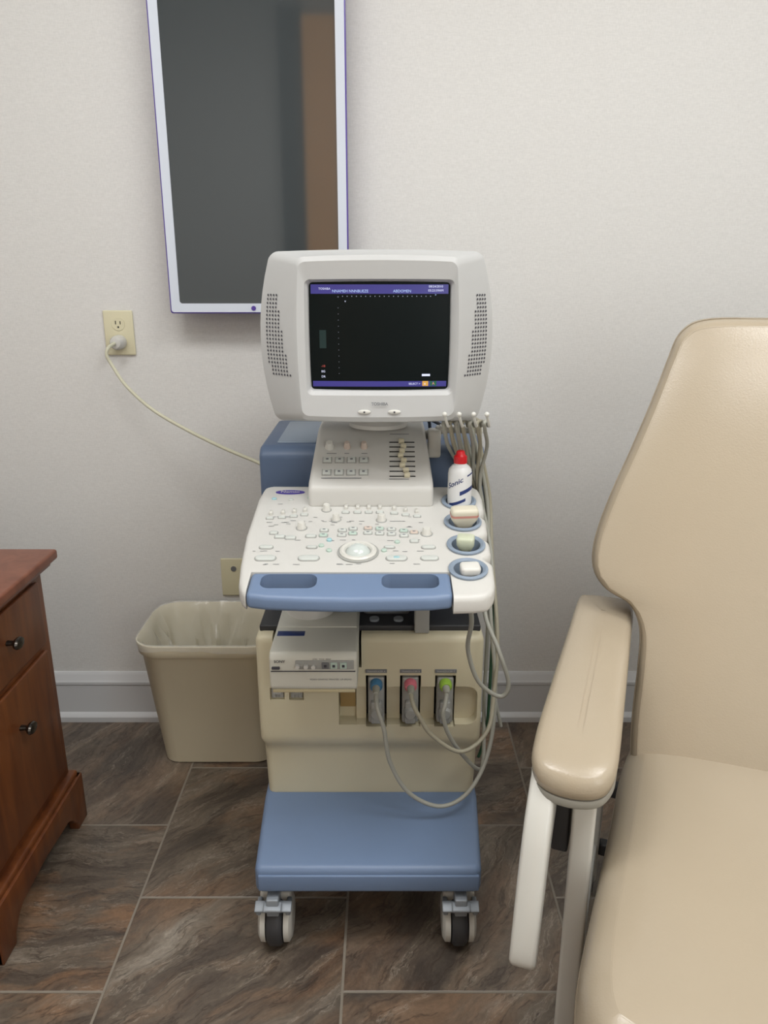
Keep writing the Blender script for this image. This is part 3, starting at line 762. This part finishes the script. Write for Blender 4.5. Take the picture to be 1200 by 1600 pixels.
# ------------------------------------------------------------------ gel bottle
gx, gy, gz = .151, 1.478, .815
gb = empty('gel_bottle', (gx, gy, gz), 'white ultrasound gel bottle with a red cap in a console holder', 'bottle')
fin('bottle_body', bm_lathe([(.019, 0), (.0225, .003), (.0240, .01), (.0240, .104), (.0225, .114), (.017, .121), (.0125, .124), (.0125, .127)], (gx, gy, gz), 'Z', 40), M['bottle'], gb)
fin('cap', bm_lathe([(.0125, .1262), (.0135, .128), (.0130, .140), (.0095, .143), (.008, .150), (.006, .1515)], (gx, gy, gz), 'Z', 24), M['red'], gb, label='short red cap')
for z0, z1, a0 in ((.050, .056, -150), (.066, .074, -95), (.098, .101, -60)):
    fin('label_band', bm_rings([[(gx+.0243*math.cos(a), gy+.0243*math.sin(a), gz+z+.010*(math.cos(a))) for a in [math.radians(a0+4*i) for i in range(22)]] for z in (z0, z1)], False, False, closed=False), M['navy'], gb)
def wrap(a0, z0, sl):
    def f(u, v):
        a = math.radians(a0)+u/.0245
        return Vector((gx+.0247*math.cos(a), gy+.0247*math.sin(a), gz+z0+v+u*sl))
    return f
text('label_text', 'Sonic', .015, None, None, None, M['navy'], gb, warp=wrap(-118, .090, .55), bold=.0002)

# ------------------------------------------------------------------ probes
def probe(label, x, y, w_, d_, h, m, yaw, band, ring_m, cable_m, conn_x, path, tip):
    z = PZ(y)-.030
    e = empty('ultrasound_probe', (x, y, z), label, 'ultrasound probe', group='probes on the ultrasound machine')
    def rr(k1, k2, hh, rad): return [(a, c, hh) for a, c in rrect(w_/2*k1, d_/2*k2, min(w_*k1, d_*k2)/2*rad, 5, 1)]
    H = h+.03
    rings = [rr(.45, .6, 0, .9), rr(.55, .7, H*.3, .8), rr(.7, .85, H*.5, .7), rr(.98, 1, H*.68, .6), rr(1, 1, H*.9, .5), rr(.95, .9, H*.97, .5), rr(.8, .7, H, .6)]
    b = bm_rings(rings); R = RZ(yaw) @ RX(math.radians(-tip))
    for v in b.verts: v.co = R @ v.co+Vector((x, y, z))
    fin('probe_head', b, m, e, smooth=50)
    if band:
        b = bm_rings([rr(1.015, 1.02, H*.76, .55), rr(1.02, 1.02, H*.83, .55)], False, False)
        for v in b.verts: v.co = R @ v.co+Vector((x, y, z))
        fin('band', b, band, e)
    cx = conn_x
    b = bm_box(cx-.017, cx+.017, 1.405, 1.450, .400, .506, .004)
    bm_box(cx-.011, cx+.011, 1.392, 1.41, .405, .455, .003, bm=b)
    bm_lathe([(.014, 0), (.014, .016), (.010, .022)], (cx, 1.408, .43), 'Y', 20, bm=b, mtx=Matrix.Rotation(math.pi, 3, 'Z'))
    fin('connector', b, M['lgrey'], e, label='grey plug box in the machine socket')
    b = bm_lathe([(.0130, 0), (.0130, -.012), (.010, -.018)], (cx, 1.405, .492), 'Y', 24)
    fin('connector_ring', b, ring_m, e)
    b = bm_lathe([(.008, -.016), (.0075, -.028), (.005, -.040)], (cx, 1.405, .492), 'Y', 20)
    fin('strain_relief', b, M['cable'], e)
    tube('cable', path, .0044, cable_m, e)
c0, c1, c2 = -.016, .0545, .1265
probe('ivory curved probe with a pink band resting in a holder', .150, 1.392, .052, .026, .036, M['probe'], .12, M['pink'], M['ringb'], M['cable'], c0,
      [(c0, 1.368, .490), (c0+.003, 1.345, .47), (0, 1.335, .43), (.013, 1.335, .351), (.053, 1.335, .278), (.12, 1.34, .243), (.180, 1.36, .268), (.222, 1.40, .34), (.234, 1.43, .465), (.222, 1.47, .627), (.226, 1.56, .74), (.222, 1.60, .84), (.195, 1.592, .95), (.176, 1.588, 1.000), (.162, 1.592, .998), (.185, 1.598, .93), (.215, 1.60, .82), (.222, 1.57, .72), (.19, 1.45, .70), (.155, 1.40, .76), (.150, 1.392, .80)], -12)
probe('small pale green probe resting in a holder', .148, 1.308, .032, .026, .022, M['probeg'], -.2, None, M['ringp'], M['cableo'], c1,
      [(c1, 1.368, .490), (.058, 1.35, .478), (.070, 1.342, .455), (.097, 1.34, .412), (.157, 1.345, .371), (.212, 1.375, .399), (.230, 1.42, .465), (.238, 1.46, .569), (.232, 1.55, .72), (.230, 1.605, .83), (.206, 1.598, .94), (.199, 1.590, 1.000), (.186, 1.594, .998), (.200, 1.604, .92), (.228, 1.61, .80), (.215, 1.54, .68), (.17, 1.36, .69), (.148, 1.308, .78)], -10)
probe('small white square probe resting in a holder', .145, 1.224, .034, .026, .016, M['probew'], .1, None, M['ringg'], M['cable'], c2,
      [(c2, 1.368, .490), (.122, 1.35, .475), (.118, 1.345, .455), (.130, 1.35, .410), (.160, 1.37, .35), (.200, 1.40, .29), (.218, 1.45, .28), (.222, 1.50, .40), (.226, 1.53, .60), (.222, 1.61, .82), (.165, 1.60, .95), (.152, 1.590, 1.000), (.138, 1.594, .998), (.160, 1.602, .93), (.206, 1.60, .84), (.225, 1.50, .72), (.200, 1.40, .66), (.222, 1.34, .602), (.243, 1.33, .535), (.227, 1.33, .507), (.184, 1.33, .54), (.160, 1.32, .615), (.160, 1.28, .69), (.148, 1.235, .76)], -15)

# ------------------------------------------------------------------ recliner
CO = Vector((.745, 1.268, 0)); CU = Vector((.94, -.34, 0)).normalized(); CBK = Vector((.34, .94, 0)).normalized()
def C(p): return CO+CU*p[0]+CBK*p[1]+Vector((0, 0, p[2]))
xf = lambda p: C(p)
ch = empty('recliner_chair', (.745, 1.1, 0), 'beige vinyl medical recliner with padded armrests and white metal frame', 'chair')
def offset(poly, dd):
    n = len(poly); out = []
    A = sum(poly[i][0]*poly[(i+1) % n][1]-poly[(i+1) % n][0]*poly[i][1] for i in range(n))
    s = 1 if A > 0 else -1
    for i in range(n):
        p0, p1 = Vector(poly[i-1][:2]), Vector(poly[(i+1) % n][:2]); t = (p1-p0).normalized(); nn = Vector((-t.y, t.x))*s
        out.append((poly[i][0]+nn.x*dd, poly[i][1]+nn.y*dd))
    return out
def closed2(pts, sub=5): return [(p.x, p.y) for p in cr([(a, c, 0) for a, c in pts], sub, True)]
def patch(poly, f, bm, cols=28, rows=70):
    """smooth pillow surface filling an outline that is symmetric about x=0; f(x, v, u, w) -> 3D point"""
    L = sorted([(v, x) for x, v in poly if x < 0])
    v0, v1 = L[0][0], L[-1][0]; b = bmesh.new(); G = []
    for j in range(rows+1):
        w_ = .5-.5*math.cos(math.pi*j/rows); v = v0+(v1-v0)*w_
        xx = None
        for (a, xa), (c, xc) in zip(L, L[1:]):
            if a <= v <= c:
                t = (v-a)/(c-a) if c > a else 0; q = xa+(xc-xa)*t; xx = q if xx is None else min(xx, q)
        if xx is None: xx = L[0][1] if j == 0 else L[-1][1]
        row = []
        for i in range(cols+1):
            u = .5-.5*math.cos(math.pi*i/cols); x = xx*(1-2*u); row.append(b.verts.new(f(x, v, u, w_)))
        G.append(row)
    for r0, r1 in zip(G, G[1:]):
        for i in range(cols): b.faces.new((r0[i], r0[i+1], r1[i+1], r1[i]))
    return merge(bm, b)
dome = lambda u, w_: (1-abs(2*u-1)**5)*(1-abs(2*w_-1)**7)
half = [(-.20, .40), (-.245, .42), (-.258, .50), (-.258, .60), (-.262, .665), (-.285, .705), (-.330, .726), (-.358, .760), (-.360, .815), (-.338, .90), (-.314, .97), (-.284, 1.065), (-.262, 1.145), (-.246, 1.188), (-.205, 1.212), (-.10, 1.216)]
full = [(-a, c) for a, c in reversed(half)]+half
ol = closed2(full)
def by(z): return -.16+(z-.48)*.44
def back_ring(ins, dep):
    return [(x, by(z)+dep, z) for x, z in offset(ol, ins)]
b = bm_rings([back_ring(.02, .12), back_ring(.0, .105), back_ring(-.002, .03), back_ring(.001, .016), back_ring(.006, .006), back_ring(.012, .0015)], True, False)
bmesh.ops.recalc_face_normals(b, faces=b.faces)
patch(offset(ol, .010), lambda x, v, u, w_: (x, by(v)+.0022-.012*dome(u, w_), v), b)
bkr = fin('backrest', b, M['leather'], ch, smooth=60, xf=xf)
tube('backrest_seam', [C(p) for p in back_ring(-.0015, .026)[::2]], .0018, M['piping'], bkr, closed=True, sub=2, n=6)
shalf = [(-.14, -.07), (-.24, -.09), (-.262, -.14), (-.270, -.30), (-.282, -.50), (-.288, -.62), (-.28, -.70), (-.25, -.74), (-.16, -.752)]
sl_ = closed2([(-a, c) for a, c in reversed(shalf)]+shalf)
def seat_ring(ins, z): return [(x, y, z) for x, y in offset(sl_, ins)]
b = bm_rings([seat_ring(.03, .27), seat_ring(.008, .28), seat_ring(0, .31), seat_ring(-.007, .38), seat_ring(-.006, .415), seat_ring(-.001, .438), seat_ring(.008, .455), seat_ring(.020, .466), seat_ring(.032, .472)], True, False)
bmesh.ops.recalc_face_normals(b, faces=b.faces)
patch(offset(sl_, .030), lambda x, v, u, w_: (x, v, .4712+.016*dome(u, w_)), b)
seat = fin('seat', b, M['leather'], ch, smooth=60, xf=xf)
tube('seat_seam', [C(p) for p in seat_ring(-.0068, .395)[::2]], .0014, M['piping'], seat, closed=True, sub=2, n=6)
b = bm_box(-.25, .25, -.735, -.68, .10, .285, .02, 4); fin('legrest', b, M['leather'], ch, xf=xf)
box_ = bm_box(-.235, .235, -.66, .02, .22, .27, .005); fin('seat_frame', box_, M['dark'], ch, xf=xf)
for s in (-1, 1):
    ah = [(-.044, .044), (-.0, .050), (.040, .044), (.052, .02), (.054, -.10), (.056, -.30), (.057, -.42), (.053, -.462), (.036, -.484), (0, -.492), (-.038, -.486), (-.058, -.465), (-.063, -.42), (-.061, -.30), (-.056, -.10), (-.053, .02)]
    al = closed2([(s*(-.333+a), c) for a, c in ah])
    def az(y): return .672+.075*(y+.05)-(1.2*(-.36-y)**2 if y < -.36 else 0)
    def aring(ins, dz, k=None):
        p = offset(al, ins)
        if k: p = [(s*-.333+(x-s*-.333)*k, -.225+(y+.225)*(1-(1-k)*.25)) for x, y in p]
        return [(x, y, az(y)+dz) for x, y in p]
    b = bm_rings([aring(.005, -.034), aring(0, -.030), aring(-.002, -.016), aring(.0, -.006), aring(.004, -.001), aring(.010, .002), aring(.010, .0035, .75), aring(.010, .0045, .4), aring(.010, .0045, .1)])
    arm = fin('armrest', b, M['leather'], ch, smooth=70, xf=xf, label='padded beige armrest')
    b = bm_rings([aring(.012, -.050), aring(.002, -.048), aring(-.001, -.042), aring(.001, -.034)])
    fin('armrest_plate', b, M['armplate'], arm, smooth=50, xf=xf, label='grey seamed armrest underside')
    xa, xb = s*-.332, s*-.298
    b = bm_box(min(xa, xb), max(xa, xb), -.452, -.416, .035, .60, .006)
    bm_box(min(xa, xb), max(xa, xb), -.02, .02, .035, .62, .006, bm=b)
    bm_box(min(xa, xb)+.004, max(xa, xb)-.004, -.42, .0, .10, .135, .006, bm=b)
    bm_box(min(xa, xb)+.004, max(xa, xb)-.004, -.42, .0, .575, .60, .006, bm=b)
    fin('side_frame', b, M['frame'], ch, xf=xf, label='white metal side frame')
    for yy in (-.432, 0):
        b = bm_lathe([(.008, -.012), (.030, -.012), (.032, 0), (.030, .012), (.008, .012)], (s*-.315, yy, .0325), 'X', 24); fin('caster', b, M['rubber'], ch, xf=xf)
    blf = [(-.452, .602), (-.488, .578), (-.520, .535), (-.545, .475), (-.565, .415), (-.578, .370), (-.576, .352)]
    blb = [(-.562, .346), (-.545, .358), (-.522, .410), (-.492, .465), (-.452, .510), (-.40, .540), (-.35, .556), (-.33, .590), (-.38, .604)]
    pts2 = [(p.x, p.y) for p in cr([(a, c, 0) for a, c in blf+blb], 4, True)]
    x0_, x1_ = min(s*-.394, s*-.356), max(s*-.394, s*-.356)
    R_ = []
    for xx, ins in ((x0_, .006), (x0_+.002, .002), (x0_+.006, 0), (x1_-.006, 0), (x1_-.002, .002), (x1_, .006)):
        R_.append([(xx, y, z) for y, z in offset(pts2, ins)])
    fin('side_table', bm_rings(R_), M['frame'], ch, xf=xf, smooth=50, label='folded white plastic side table')
    b = bm_box(min(s*-.36, s*-.335), max(s*-.36, s*-.335), -.44, -.30, .45, .60, .004); fin('table_bracket', b, M['dark'], ch, xf=xf)
b = bm_box(-.30, .30, -.01, .015, .10, .13, .005); bm_box(-.30, .30, -.01, .015, .25, .28, .005, bm=b); fin('cross_bar', b, M['dark'], ch, xf=xf)

# ------------------------------------------------------------------ camera
cam = bpy.data.cameras.new('camera'); co = bpy.data.objects.new('camera', cam); COL.objects.link(co)
co.location = (0, 0, 1.3); co.rotation_euler = (math.radians(90-17.3), 0, 0)
cam.sensor_fit = 'VERTICAL'; cam.sensor_height = 36; cam.lens = 27; cam.clip_start = .01
scene.camera = co
